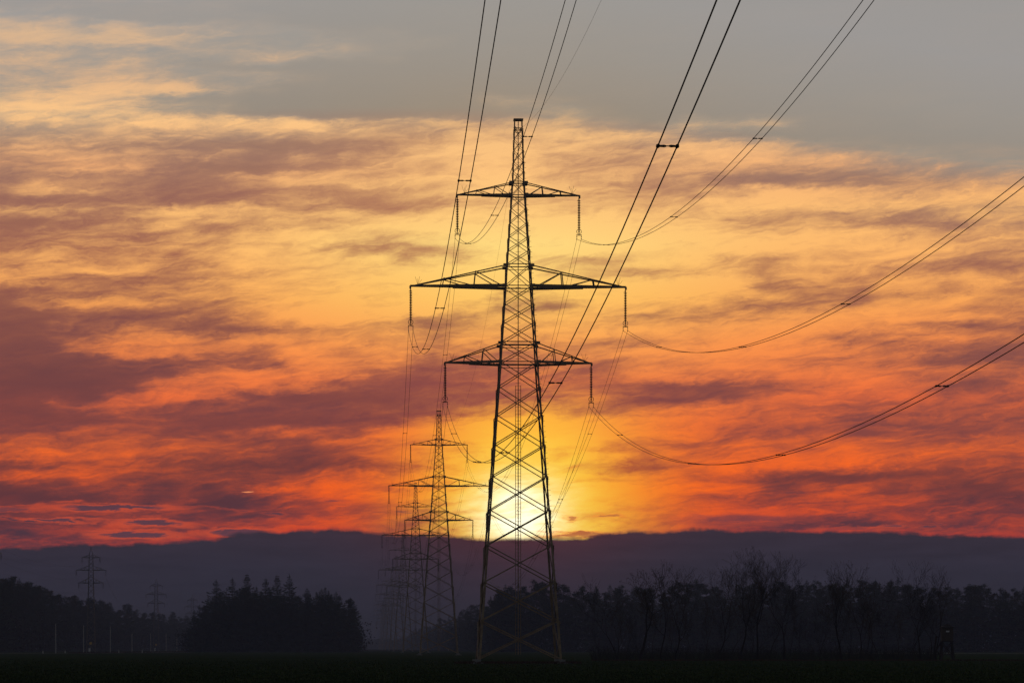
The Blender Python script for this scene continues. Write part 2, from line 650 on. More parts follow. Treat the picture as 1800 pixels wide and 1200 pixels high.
# forward spans
for i in range(5):
    for an, z, half in ARMS:
        for side, sn in ((-1, 'left'), (1, 'right')):
            p, q = attach(i, side, z, half), attach(i + 1, side, z, half)
            L = (q - p).length
            sp = [x / L for x in range(48, int(L) - 20, 56)] if i < 3 else []
            bundle(p, q, k0 * (L / 2) ** 2 * .95, sp, f'twin thin cables, {sn} of the {an} arms, sagging between the {names[i]} and {names[i + 1]} pylon', 'twin cables between the receding pylons', .017, 48)


def wire(p, q, sag, name, label, group, rad, n=60):
    mb = MB()
    mb.tube([x - p for x in sagline(p, q, sag, n)], rad, 5)
    o = mb.build(name, M_wire)
    o.location = p
    tag(o, label, 'power cable', group)
    return o


tops = [at(px, D, (zz(211) - 1.0) * s) for px, D, s in PYL]
p = tops[0]
D0 = 2 * m0 - p.y
q = p + near_dir * (D0 - p.y)
wire(p, q, 4.6e-4 * (p.y - m0) ** 2, 'earth_wire', 'single thin earth wire from the nearest pylon peak, rising out of the picture top', 'earth wires on the pylon peaks', .0085, 80)
for i in range(4):
    p, q = tops[i], tops[i + 1]
    wire(p, q, 4.6e-4 * ((q - p).length / 2) ** 2, 'earth_wire', f'single thin earth wire sagging from the {names[i]} pylon peak to the {names[i + 1]} one', 'earth wires on the pylon peaks', .0085)
# small line, single conductors
us = Vector((math.cos(R(4.5)), math.sin(R(4.5)), 0))
sn3 = ['edge', 'nearest whole', 'middle', 'faintest']
for i in range(3):
    for an, z, half in (('lowest', 22.0, 3.8), ('middle', 26.0, 4.65), ('top', 30.0, 2.8)):
        for side, sn in ((-1, 'left'), (1, 'right')):
            a = at(*SP[i]) + us * (side * half) + Vector((0, 0, z - 2.2))
            b = at(*SP[i + 1]) + us * (side * half) + Vector((0, 0, z - 2.2))
            wire(a, b, ((b - a).length) ** 2 * 8.5e-5, 'power_wire', f'faint wire, {sn} of the {an} arms, between the {sn3[i]} and {sn3[i + 1]} small pylons', 'wires of the smaller line on the left', .012, 40)


# ------------------------------------------------------------------ trees
def spruce_mesh(seed, h, spread=.17, dens=1.0):
    rnd = random.Random(seed)
    cr = MB()
    z = h * .03
    lean = (rnd.uniform(-.02, .02), rnd.uniform(-.02, .02))
    while z < h - .15:
        f = z / h
        base = min((h - z) * .46, (h - z) * .10 + 2.2 + spread * 6) * (0.8 + .35 * math.sin(z * 1.9 + seed) * rnd.random()) + .2
        nb = int((5 + 3 * (1 - f)) * dens)
        a0 = rnd.uniform(0, 6.28)
        for b in range(nb):
            if rnd.random() < .12:
                continue
            a = a0 + b * 6.283 / nb + rnd.uniform(-.35, .35)
            L = base * rnd.choice((.55, .8, 1.0, 1.15, 1.35))
            d = Vector((math.cos(a), math.sin(a), 0))
            sd = Vector((-d.y, d.x, 0))
            c = Vector((lean[0] * z, lean[1] * z, z))
            up = (.55 * f - .28) * L
            segs = 3
            pts = [c + d * (L * s / segs) + Vector((0, 0, up * (s / segs) + (-.25 * L * (s / segs) * (1 - s / segs) * 1.6))) for s in range(segs + 1)]
            for s in range(segs):
                w0 = (.16 + .28 * L * .32) * (1 - .75 * s / segs)
                w1 = (.16 + .28 * L * .32) * (1 - .75 * (s + 1) / segs)
                dr = Vector((0, 0, -.1 - .1 * L * rnd.random()))
                cr.quad(pts[s], pts[s] + sd * w0 + dr, pts[s + 1] + sd * w1 * .8 + dr, pts[s + 1])
                cr.quad(pts[s + 1], pts[s + 1] - sd * w1 * .8 + dr, pts[s] - sd * w0 + dr, pts[s])
                # hanging twig sprays
                q = pts[s].lerp(pts[s + 1], rnd.random())
                ln = rnd.uniform(.2, .5) * (.5 + .12 * L)
                cr.tri(q - d * .18, q + d * .22, q + Vector((rnd.uniform(-.1, .1), rnd.uniform(-.1, .1), -ln)))
                cr.tri(q - d * .12, q + d * .18 + sd * .1, q + d * .1 + Vector((rnd.uniform(-.1, .1), 0, ln * .55)))
        z += rnd.uniform(.35, .6) * (1.15 if f < .8 else 1.0)
    for k in range(5):
        a = rnd.uniform(0, 6.28)
        t = Vector((lean[0] * h, lean[1] * h, h))
        cr.tri(t + Vector((0, 0, .5)), t + Vector((.1 * math.cos(a), .1 * math.sin(a), -.5)), t + Vector((-.1 * math.cos(a), -.1 * math.sin(a), -.5)))
    tr = MB()
    tr.tube([(0, 0, -.2), (lean[0] * h * .4, lean[1] * h * .4, h * .4), (lean[0] * h, lean[1] * h, h + .2)], [.012 * h + .06, .008 * h, .02], 7)
    return tr.mesh('trunk'), cr.mesh('crown')


def pine_mesh(seed, h, low=.32):
    rnd = random.Random(seed)
    cr, tr = MB(), MB()
    bend = [Vector((0, 0, -.2))]
    x = y = 0
    for s in range(1, 7):
        x += rnd.uniform(-.25, .25)
        y += rnd.uniform(-.25, .25)
        bend.append(Vector((x, y, h * .93 * s / 6)))
    tr.tube(bend, [.27 - .035 * i for i in range(7)], 7)
    nl = 26
    for i in range(nl):
        f = low + (1 - low) * (i + rnd.random()) / nl
        zc = h * .95 * f
        k = min(5, int(f * .95 * 6))
        c = bend[k].lerp(bend[k + 1], f * 6 - k if f * 6 - k < 1 else 1)
        c = Vector((c.x, c.y, zc))
        a = rnd.uniform(0, 6.28)
        R0 = h * .17 * math.sin(max(.12, min(1, (1.08 - f) * 1.9)) * PI / 2) * rnd.uniform(.35, 1.3)
        e = c + Vector((math.cos(a) * R0, math.sin(a) * R0, R0 * rnd.uniform(.05, .5)))
        tr.tube([c, c.lerp(e, .5) + Vector((0, 0, -.15)), e], [.09, .06, .03], 4)
        for cl in range(3):
            cc = c.lerp(e, .45 + .3 * cl) + Vector((rnd.gauss(0, .35), rnd.gauss(0, .35), rnd.uniform(-.1, .5)))
            rr = rnd.uniform(.45, 1.05)
            for q in range(34):
                v = Vector((rnd.gauss(0, 1), rnd.gauss(0, 1), rnd.gauss(0, .6)))
                v.normalize()
                o = cc + Vector((v.x, v.y, v.z * .6)) * rr * rnd.random() ** .5
                t1 = (v + Vector((rnd.gauss(0, .4), rnd.gauss(0, .4), .3 + rnd.gauss(0, .4)))).normalized() * rnd.uniform(.3, .75)
                t2 = t1.cross(Vector((rnd.gauss(0, 1), rnd.gauss(0, 1), rnd.gauss(0, 1)))).normalized() * rnd.uniform(.07, .16)
                cr.tri(o - t2, o + t2, o + t1)
    return tr.mesh('trunk'), cr.mesh('crown')


def bare_mesh(seed, h, spread=1.0, lean=0.0, forks=(2, 3), leaves=.3, trunk_r=.17, split=.35):
    """leafless broad-leaved tree: trunk and limbs in one mesh, fine twigs and the last leaves in the other"""
    rnd = random.Random(seed)
    tr, cr = MB(), MB()

    def grow(p, d, L, r, depth):
        n = 4 if depth < 3 else 3
        pts, rad = [p], [r]
        c = p.copy()
        dd = d.copy()
        side = []
        for s in range(n):
            w = .16 if depth < 2 else .26
            dd = (dd + Vector((rnd.gauss(0, w), rnd.gauss(0, w), rnd.gauss(0, w * .5) + (.10 if depth > 0 else .05)))).normalized()
            c = c + dd * (L / n)
            pts.append(c.copy())
            rad.append(max(.017, r * (1 - .42 * (s + 1) / n)))
            side.append((c.copy(), dd.copy()))
        (tr if depth < 3 else cr).tube(pts, rad, 6 if depth == 0 else (4 if depth < 3 else 3), cap=depth < 2)
        if depth >= 5 or L < .35:
            if rnd.random() < leaves * (p.z / h):
                for q in range(rnd.randint(1, 3)):
                    o = c + Vector((rnd.gauss(0, .12), rnd.gauss(0, .12), rnd.gauss(0, .1)))
                    a = Vector((rnd.gauss(0, 1), rnd.gauss(0, 1), rnd.gauss(0, .6))).normalized() * rnd.uniform(.09, .2)
                    b = a.orthogonal().normalized() * rnd.uniform(.05, .1)
                    cr.quad(o, o + a * .5 + b, o + a, o + a * .5 - b)
            return
        k = rnd.randint(*forks)
        rot0 = rnd.uniform(0, 6.28)
        for j in range(k):
            ang = (rnd.uniform(.22, .62) if depth == 0 else rnd.uniform(.25, .75)) * spread
            ax = dd.orthogonal().normalized()
            ax = Quaternion(dd, rot0 + j * 6.283 / k + rnd.uniform(-.4, .4)) @ ax
            nd = Quaternion(ax, ang) @ dd
            nd = (nd + Vector((0, 0, .12))).normalized()
            grow(c, nd, L * rnd.uniform(.62, .86), rad[-1] * rnd.uniform(.62, .85), depth + 1)
        for (sp, sdir) in side[:-1]:
            if rnd.random() < (.75 if depth == 0 and sp.z > .26 * h else (0 if depth == 0 else .72)):
                ax = Quaternion(sdir, rnd.uniform(0, 6.28)) @ sdir.orthogonal().normalized()
                nd = Quaternion(ax, rnd.uniform(.5, 1.0)) @ sdir
                grow(sp, nd, L * rnd.uniform(.35, .6), max(.02, r * .4), max(depth + 1, 2 + (depth > 1)))
    d0 = Vector((lean, rnd.uniform(-.05, .05), 1)).normalized()
    grow(Vector((0, 0, -.15)), d0, h * split, trunk_r, 0)
    zs = [v[2] for v in tr.v] + [v[2] for v in cr.v]
    s = h / max(zs)
    for mbx in (tr, cr):
        mbx.v = [(v[0] * s, v[1] * s, v[2] * s) for v in mbx.v]
    return tr.mesh('trunk'), cr.mesh('crown')


def tree_proto(name, meshes, mt, mc):
    a, b = meshes
    a.materials.append(mt)
    b.materials.append(mc)
    return (name, a, b)


def place_tree(proto, loc, s, rz, label, cat, group, sxy=None):
    name, a, b = proto
    r = empty(name, loc, rz)
    r.scale = (sxy or s, sxy or s, s)
    tag(r, label, cat, group)
    for nm, me in (('trunk', a), ('crown', b)):
        o = bpy.data.objects.new(nm, me)
        COL.objects.link(o)
        o.parent = r
    return r


spruces = [tree_proto('spruce_tree', spruce_mesh(10 + i, 26, .13 + .02 * (i % 3)), M_bark, M_needle) for i in range(5)]
pines = [tree_proto('pine_tree', pine_mesh(40 + i, 24, .22 + .05 * i), M_bark, M_needle2) for i in range(5)]
rnd = random.Random(99)


def interp(tab, x):
    for (x0, y0), (x1, y1) in zip(tab, tab[1:]):
        if x <= x1:
            return y0 + (y1 - y0) * max(0, x - x0) / (x1 - x0)
    return tab[-1][1]


def forest_tree(px, D, top, label, group, pine_share=.55, wide=1.0):
    """a conifer at picture column px and depth D whose tip stands at picture row `top`"""
    h = (HZ - top) * D / F + EYE
    kind = rnd.random() < pine_share
    pr = rnd.choice(pines if kind else spruces)
    s = h / (24 if kind else 26)
    place_tree(pr, at(px, D), s, rnd.uniform(0, 6.28), label, 'tree', group, s * wide * rnd.uniform(.95, 1.2))


# left forest, its edge receding towards the middle
top_l = [(-80, 1016), (0, 1020), (25, 1013), (40, 1024), (68, 1028), (100, 1040), (125, 1046), (170, 1055), (205, 1058), (240, 1066), (270, 1076), (300, 1078), (330, 1084), (350, 1090)]
dep_l = [(-80, 960), (0, 1060), (100, 1300), (170, 1500), (240, 1700), (300, 1950), (350, 2100)]
L_LAB = 'dark pine or spruce in the left forest, whose edge recedes past the pale poles'
for row, (n, back) in enumerate(((46, 0), (36, 22), (28, 50))):
    for i in range(n):
        px = -70 + 410 * (i + rnd.uniform(.1, .9)) / n
        D = interp(dep_l, px) + back + rnd.uniform(-6, 6)
        forest_tree(px, D, interp(top_l, px) + rnd.choice((-3, 0, 2, 5, 10, 16)) - (0 if row == 0 else 2), L_LAB, 'trees of the left forest', .7)
# middle clump
S6 = [(380, 1018, 'leftmost of the tall spruces rising above the dark tree clump'),
      (408, 1015, 'second tall spruce from the left above the dark tree clump, slim pointed tip'),
      (434, 1008, 'tallest spruce of the dark tree clump, third from its left'),
      (467, 1016, 'broad topped spruce in the middle of the dark tree clump'),
      (487, 1010, 'narrow tall spruce just right of the clump\'s middle'),
      (508, 1009, 'rightmost of the tall spruces above the dark clump, thin upswept tip')]
for px, top, lab in S6:
    D = 1090 + rnd.uniform(-8, 8)
    h = (HZ - top) * D / F + EYE
    place_tree(rnd.choice(spruces), at(px, D), h / 26, rnd.uniform(0, 6.28), lab, 'tree', 'tall spruces of the tree clump', h / 26 * 1.12)
top_c = [(325, 1108), (345, 1068), (365, 1048), (400, 1040), (450, 1034), (500, 1036), (530, 1044), (550, 1034), (574, 1038), (592, 1046), (610, 1042), (622, 1062), (630, 1092), (637, 1120)]
C_LAB = 'dark conifer among the close standing trees of the clump left of the pylon row'
for row, (n, back) in enumerate(((26, -14), (24, 8), (16, 30))):
    for i in range(n):
        px = 335 + 290 * (i + rnd.uniform(.1, .9)) / n
        forest_tree(px, 1090 + back, interp(top_c, px) + rnd.choice((-7, -3, 0, 3, 7, 12)) + (5 if row == 0 else 0), C_LAB, 'trees of the middle clump', .2)
# right forest: edge receding along the line, then across behind the grove
R_LAB = 'misty conifer of the right forest edge receding along the pylon row'
for i in range(30):
    t = i / 29
    D = 1170 + 3300 * t ** 2.0
    px = 656 + 222 * 1170 / D + rnd.uniform(-1, 1)
    hgt = rnd.uniform(21, 26)
    forest_tree(px, D, HZ - (hgt - EYE) * F / D, R_LAB, 'trees of the receding right forest edge', .5)
    if i % 2:
        D += 12
        forest_tree(px + 9, D, HZ - (hgt - 2) * F / D, R_LAB, 'trees of the receding right forest edge', .5)
top_r = [(870, 1034), (900, 1022), (914, 1016), (926, 1030), (938, 1016), (952, 1028), (985, 1024), (1010, 1034), (1025, 1030), (1045, 1034), (1080, 1028), (1130, 1030), (1165, 1036), (1213, 1016), (1232, 1020), (1262, 1034), (1320, 1026), (1400, 1018), (1420, 1016), (1450, 1026), (1500, 1018), (1530, 1022), (1560, 1024), (1581, 1012), (1600, 1026), (1660, 1030), (1690, 1030), (1735, 1022), (1750, 1034), (1780, 1034), (1800, 1028), (1880, 1026)]
B_LAB = 'dim conifer of the forest that closes the view behind the bare trees'
for row, (n, back) in enumerate(((64, 0), (44, 20), (30, 45))):
    for i in range(n):
        px = 872 + 1010 * (i + rnd.uniform(.15, .85)) / n
        D = 1150 - (px - 870) * .06 + back
        forest_tree(px, D, interp(top_r, px) + rnd.choice((-3, 0, 1, 3, 8, 14)), B_LAB, 'trees of the forest behind the grove', .6)


def foliage_mass(name, spots, label, mat, per=40, leaf=.6):
    """countless twigs and saplings along a forest foot: one mass"""
    mb = MB()
    r2 = random.Random(5)
    for (x, y, h, w) in spots:
        for k in range(per):
            c = Vector((x + r2.gauss(0, w), y + r2.gauss(0, w), h * r2.random() ** .8))
            a = Vector((r2.gauss(0, 1), r2.gauss(0, 1), r2.gauss(.3, 1))).normalized() * leaf * r2.uniform(.5, 1.4)
            b = a.cross(Vector((r2.gauss(0, 1), r2.gauss(0, 1), r2.gauss(0, 1)))).normalized() * leaf * r2.uniform(.2, .5)
            mb.quad(c - a - b * .4, c - a * .2 + b, c + a, c + a * .1 - b)
    o = mb.build(name, mat)
    tag(o, label, 'undergrowth', kind='stuff')
    return o


def spots_px(a, b, n, Df, h, w):
    out = []
    for i in range(n):
        px = a + (b - a) * (i + rnd.random()) / n
        v = at(px, Df(px))
        out.append((v.x, v.y, h * rnd.uniform(.6, 1.2), w))
    return out


foliage_mass('undergrowth', spots_px(-70, 345, 150, lambda x: interp(dep_l, x) + 8, 13, 3.2), 'dark saplings and low branches filling the foot of the left forest', M_bush, 90, .8)
foliage_mass('undergrowth', spots_px(328, 634, 110, lambda x: 1080, 10, 2.4), 'dark saplings and low branches filling the foot of the middle clump', M_bush, 150, .55)
foliage_mass('undergrowth', spots_px(880, 1880, 420, lambda x: 1152 - (x - 870) * .06, 15, 2.6), 'dark saplings and low branches filling the foot of the right forest', M_bush, 90, .8)
sp_ = []
for i in range(120):
    t = (i / 119)
    D = 1175 + 3300 * t ** 2
    v = at(656 + 224 * 1170 / D, D)
    sp_.append((v.x + 3, v.y, 14, 3.0))
foliage_mass('undergrowth', sp_, 'dark undergrowth along the forest edge that recedes beside the pylon row', M_bush, 45, 1.3)
# woods on the horizon
far = []
for i in range(260):
    px = 560 + 200 * rnd.random()
    v = at(px, rnd.uniform(4300, 5000))
    far.append((v.x, v.y, rnd.uniform(9, 17), 6.0))
tag(foliage_mass('far_woods', far, 'hazy far-off wood low on the horizon behind the pylon row', M_needle, 30, 3.0), cat='wood')

# bare grove in front of the right forest
bares = [tree_proto('bare_tree', bare_mesh(200 + i, 13, *a), M_barkb, M_barkb if a[3] < .2 else M_leaf) for i, a in enumerate([
    (1.25, .05, (2, 3), .9, .32, .36),   # 0 broad, leafy tips
    (.75, .0, (2, 3), .7, .22, .55),      # 1 tall
    (.75, .10, (2, 2), .5, .16, .5),   # 2 slim leaning
    (.9, -.06, (2, 3), .5, .18, .48),
    (.7, .04, (2, 2), .1, .13, .6),
    (.95, .0, (2, 3), .1, .20, .56),
    (.8, -.12, (2, 2), .15, .14, .46),
    (.65, .03, (2, 3), .35, .22, .50)])]
GB = 'bare trees of the grove'
GROVE = [  # variant, column, depth, top row, label
    (0, 1125, 362, 997, 'broad bare tree with thick trunk and clinging leaves at the grove\'s left end'),
    (2, 1162, 366, 990, 'slim bare tree leaning right, beside the broad tree at the grove\'s left end'),
    (3, 1187, 370, 1003, 'forked bare tree next right of the slim leaning one'),
    (6, 1085, 374, 1012, 'crooked bare tree leaning left at the outer left edge of the grove'),
    (3, 1262, 362, 1000, 'vase shaped bare tree left of the grove\'s tallest tree'),
    (1, 1303, 364, 968, 'tallest bare tree of the grove, straight trunk, leafy twigs at its tip'),
    (7, 1333, 368, 978, 'dense bare tree close beside the tallest tree of the grove'),
    (4, 1352, 371, 990, 'thin upright bare tree between the grove\'s two highest crowns'),
    (5, 1378, 360, 982, 'bare tree with an open fan shaped crown right of the tallest one'),
    (4, 1440, 366, 1015, 'slender bare tree with short crown in the middle of the grove'),
    (7, 1480, 363, 993, 'bare tree with fine pale twigs standing above the forest line'),
    (3, 1512, 369, 1018, 'short crowned bare tree right of the pale twigged one'),
    (6, 1545, 362, 1036, 'low forked bare tree with two leaning stems'),
    (5, 1618, 361, 988, 'tall bare tree with rounded crown left of the wooden hunting stand'),
    (2, 1645, 365, 1004, 'thin leaning bare tree right beside the hunting stand'),
    (4, 1598, 367, 1030, 'very thin bare tree just left of the round crowned one')]
for vi, px, D, top, lab in GROVE:
    h = (HZ - top) * D / F + EYE
    h *= 1.05
    place_tree(bares[vi], at(px, D), h / 13, rnd.uniform(-.5, .5), lab, 'tree', GB, h / 13 * rnd.uniform(.85, 1.0))
for i in range(26):
    px = 1052 + 590 * (i + rnd.uniform(.1, .9)) / 26
    D = rnd.uniform(364, 392)
    top = rnd.uniform(1030, 1085)
    h = (HZ - top) * D / F + EYE
    place_tree(bares[rnd.choice((2, 3, 4, 4, 6, 6, 5))], at(px, D), h / 13, rnd.uniform(0, 6.28), 'thin bare young tree crowded among the taller bare trees of the grove', 'tree', 'young bare trees of the grove', h / 13 * rnd.uniform(.55, .9))


def brush(name, x0, x1, n, D0, D1, h0, label, mat, seed):
    mb = MB()
    r2 = random.Random(seed)
    for i in range(n):
        px = r2.uniform(x0, x1)
        b = at(px, r2.uniform(D0, D1))
        d = Vector((r2.gauss(0, .35), r2.gauss(0, .35), 1)).normalized()
        L = h0 * r2.uniform(.35, 1.15)
        e = b + d * L
        m = b.lerp(e, .55) + Vector((r2.gauss(0, .1), r2.gauss(0, .1), 0))
        mb.tube([b, m, e], [.012, .009, .004], 3, cap=False)
        for q in range(3):
            s = b.lerp(e, r2.uniform(.3, .95))
            mb.tube([s, s + Vector((r2.gauss(0, .3), r2.gauss(0, .3), r2.uniform(.05, .45)))], [.007, .004], 3, cap=False)
    o = mb.build(name, mat)
    tag(o, label, 'undergrowth', kind='stuff')


brush('scrub', 1040, 1648, 3000, 356, 392, 1.9, 'leafless scrub and brambles at the foot of the bare grove', M_barkb, 3)


# ------------------------------------------------------------------ field growth
def tufts(name, n, region, hgt, mat, label, seed, wid=.05):
    mb = MB()
    r2 = random.Random(seed)
    for i in range(n):
        x, y = region(r2)
        h = hgt * r2.uniform(.5, 1.3)
        for k in range(3):
            a = r2.uniform(0, 6.28)
            dx, dy = math.cos(a), math.sin(a)
            ox, oy = x + r2.gauss(0, .06), y + r2.gauss(0, .06)
            mb.tri((ox - dy * wid, oy + dx * wid, 0), (ox + dy * wid, oy - dx * wid, 0), (ox + dx * h * .6, oy + dy * h * .6, h))
    o = mb.build(name, mat)
    tag(o, label, 'grass', kind='stuff')


def wedge(y0, y1, m=1.15):
    def f(r2):
        t = r2.random()
        y = 1 / ((1 - t) / y0 + t / y1)
        return r2.uniform(-.1795, .1795) * y * m, y
    return f


tufts('crop_shoots', 34000, wedge(118, 420), .085, M_crop, 'short green shoots of the dark field in front of the pylon', 1)
b1 = at(911, 297)
tufts('dry_grass', 1500, lambda r: (b1.x + r.uniform(-6.5, 6.5), b1.y + r.gauss(-3.0, 1.6)), .24, M_dry, 'withered grass on the uncut patch between the nearest pylon\'s feet', 2, .03)
tufts('dry_grass', 2400, lambda r: (r.uniform(10, 76), 356 + r.gauss(0, 1.2)), .22, M_dry, 'strip of reddish dry grass along the field edge before the grove', 4, .03)


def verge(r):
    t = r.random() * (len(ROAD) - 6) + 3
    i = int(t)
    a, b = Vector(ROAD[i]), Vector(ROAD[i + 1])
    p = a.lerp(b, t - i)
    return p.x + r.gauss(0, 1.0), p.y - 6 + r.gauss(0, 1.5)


tufts('dry_grass', 6000, verge, .45, M_dry, 'added reddish grass standing in for vehicle light trails, on the verge of the distant road', 6, .12)  # added tufts, reddish in place of vehicle light trails along the road

# ------------------------------------------------------------------ poles, posts, signs, hunting stand
def make_pole():
    root = empty('utility_pole', (0, 0, 0))
    tag(root, 'tall pale pole', 'pole', 'pale poles before the left forest')
    mb = MB()
    mb.tube([(0, 0, -.3), (0, 0, 4.5), (0, 0, 9.0)], [.15, .125, .10], 8)
    mb.build('mast', M_pole, root)
    mb = MB()
    mb.box(0, 0, 8.75, 2.6, .1, .12)
    for x in (-1.2, -.7, .7, 1.2):
        mb.lathe([(.02, 8.8), (.05, 8.86), (.06, 8.95), (.03, 9.05), (0, 9.07)], x, 0, 6)
    mb.build('crosspiece', M_woodd, root)
    return root


pole = make_pole()
POLES = [(98, 1147, 1095, 'leftmost and tallest pale pole, with a thin crosspiece, before the left forest'),
         (147, 1146, 1098, 'pale pole close left of the nearest whole small pylon'),
         (194, 1141, 1100, 'pale pole right of the nearest whole small pylon, third from the left'),
         (232, 1143, 1113, 'short pale pole between the two small pylons, fourth from the left'),
         (265, 1143, 1112, 'pale pole close left of the middle small pylon'),
         (292, 1142, 1113, 'pale pole right of the middle small pylon, second from the right'),
         (311, 1141.5, 1116, 'rightmost and faintest pale pole, beside the dark tree clump')]
for i, (px, yb, yt, lab) in enumerate(POLES):
    D = min(EYE * F / (yb - HZ), 1250)
    D = {0: 880, 1: 930, 2: 985, 3: 1060, 4: 1130, 5: 1210, 6: 1290}[i]
    o = pole if i == 0 else copy_tree(pole, None, lambda c: c.name.startswith('mast'))
    h = (HZ - yt) * D / F + EYE
    o.location = at(px, D)
    o.scale = (1.15, 1.15, h / 9.0)
    o['label'] = lab


def make_post():
    root = empty('guide_post', (0, 0, 0))
    tag(root, 'white guide post', 'guide post', 'white guide posts along the road')
    mb = MB()
    mb.profile(Vector((0, 0, -.1)), Vector((0, 0, .95)), [(-.06, -.05), (.06, -.05), (.05, .06), (-.05, .06)], Vector((1, 0, 0)), Vector((0, 1, 0)))
    mb.build('stake', M_white, root)
    mb = MB()
    mb.box(0, -.01, .82, .135, .13, .16)
    mb.build('reflector_band', M_woodd, root)
    return root


post = make_post()
POSTS = [(75.5, 830), (114.5, 850), (209, 905), (250, 930), (334, 1150), (374, 1230), (493, 1480), (611, 1600), (721, 1680), (788, 1690), (891, 1670), (929, 1660), (990.5, 1640), (1029.5, 1620), (1688, 1470), (1726, 1460), (1764.5, 1450)]
PLAB = ['leftmost white guide post, left of the tallest pale pole', 'white guide post right of the tallest pale pole', 'white guide post left of the fourth pale pole', 'white guide post left of the middle small pylon',
        'white guide post at the left foot of the tree clump', 'white guide post before the clump\'s left part', 'white guide post before the clump between the two road signs', 'white guide post before the clump\'s right end',
        'white guide post among the feet of the receding pylons', 'white guide post between the second pylon\'s feet', 'white guide post right of the nearest pylon\'s left foot', 'white guide post behind the middle of the nearest pylon',
        'white guide post just right of the nearest pylon', 'white guide post in the gap between nearest pylon and bare grove', 'white guide post right of the hunting stand', 'middle guide post of three right of the hunting stand', 'rightmost white guide post, below the triangular sign']
for i, (px, D) in enumerate(POSTS):
    o = post if i == 0 else copy_tree(post)
    o.location = at(px, D)
    o.scale = (1.5, 1.5, 1.15) if D < 1000 else (1.6, 1.6, 1.3)
    o.rotation_euler = (0, 0, rnd.uniform(-.3, .3))
    o['label'] = PLAB[i]


def make_sign(px, D, h, size, lab, face):
    root = empty('road_sign', at(px, D))
    tag(root, lab, 'road sign', 'triangular road signs')
    mb = MB()
    mb.tube([(0, 0, -.2), (0, 0, h)], .05, 6)
    mb.build('sign_post', M_pole, root)
    s = size
    mb = MB()
    mb.profile(Vector((0, -.06, h - .05)), Vector((0, -.085, h - .05)), [(-s / 2, -s * .43), (s / 2, -s * .43), (0, s * .45)], Vector((1, 0, 0)), Vector((0, 0, 1)))
    pl = mb.build('sign_plate', face, root)
    if face is M_red:
        mb = MB()
        t = s * .6
        mb.profile(Vector((0, -.088, h - .08)), Vector((0, -.095, h - .08)), [(-t / 2, -t * .43), (t / 2, -t * .43), (0, t * .45)], Vector((1, 0, 0)), Vector((0, 0, 1)))
        mb.build('sign_face', M_white, pl)
    return root


make_sign(454.5, 1490, 2.6, 1.3, 'triangular warning sign before the left part of the tree clump', M_red)
make_sign(561, 1545, 3.0, 1.0, 'small road sign on a tall post before the right part of the clump', M_pole)
make_sign(1782, 1440, 3.0, 1.2, 'pale triangular road sign near the right picture edge before the forest', M_pole)
for px, D, lab in ((157.3, 893, 'white marker pillar at the foot of the nearest whole small pylon'), (272.3, 1300, 'white marker pillar at the foot of the middle small pylon')):
    root = empty('marker_pillar', at(px, D))
    tag(root, lab, 'pillar', 'white marker pillars')
    mb = MB()
    mb.profile(Vector((0, 0, -.1)), Vector((0, 0, 1.6)), [(-.25, -.2), (.25, -.2), (.25, .2), (-.25, .2)], Vector((1, 0, 0)), Vector((0, 1, 0)))
    mb.build('shaft', M_white, root)
    mb = MB()
    mb.box(0, 0, 1.65, .56, .46, .1)
    mb.build('top_slab', M_conc, root)

# hunting stand (raised wooden hide)
hs = empty('hunting_stand', at(1664.5, 362), 0)
tag(hs, 'wooden hunting stand, a roofed cabin on braced stilts, right of the bare grove', 'hunting stand')
cab_z, cab_h, cw = 2.5, 1.7, 1.36
mb = MB()   # walls of upright boards around a window opening
nb = 9
for s in range(4):
    m = Matrix.Rotation(s * PI / 2, 4, 'Z')
    for i in range(nb):
        x = -cw / 2 + cw * (i + .5) / nb
        th = .028 + .008 * ((i * 7 + s) % 3)
        if s == 0 and 3 <= i <= 5:
            mb.box(x, -cw / 2, cab_z + .52, cw / nb - .012, th, 1.04, m)
            mb.box(x, -cw / 2, cab_z + 1.52, cw / nb - .012, th, .36, m)
        else:
            mb.box(x, -cw / 2, cab_z + cab_h / 2, cw / nb - .012, th, cab_h, m)
mb.build('cabin_wall', M_wood, hs)
mb = MB()
mb.box(0, 0, cab_z - .06, cw + .1, cw + .1, .1)
mb.build('cabin_floor', M_woodd, hs)
fw = MB()
for (x, z, sx, sz) in ((0, 1.06, .54, .06), (0, 1.33, .54, .06), (-.25, 1.195, .05, .21), (.25, 1.195, .05, .21)):
    fw.box(x, -cw / 2 - .035, cab_z + z, sx, .05, sz)
win = fw.build('window', M_woodd, hs)
fw = MB()
fw.box(0, -cw / 2 + .01, cab_z + 1.195, .45, .015, .21)
fw.build('pane', M_pane, win)
mb = MB()
e = cw / 2 + .16
zr = cab_z + cab_h
n = len(mb.v)
mb.v += [(-e, -e, zr), (e, -e, zr), (e, e, zr), (-e, e, zr), (0, 0, zr + .48), (-e, -e, zr - .06), (e, -e, zr - .06), (e, e, zr - .06), (-e, e, zr - .06)]
mb.f += [(0, 1, 4), (1, 2, 4), (2, 3, 4), (3, 0, 4), (5, 6, 1, 0), (6, 7, 2, 1), (7, 8, 3, 2), (8, 5, 0, 3), (8, 7, 6, 5)]
mb.build('roof', M_woodd, hs)
for sx in (-1, 1):
    for sy in (-1, 1):
        mb = MB()
        mb.tube([(sx * (cw / 2 + .14), sy * (cw / 2 + .12), -.15), (sx * (cw / 2 - .07), sy * (cw / 2 - .07), cab_z - .02)], [.1, .085], 7)
        mb.build('leg', M_woodd, hs)
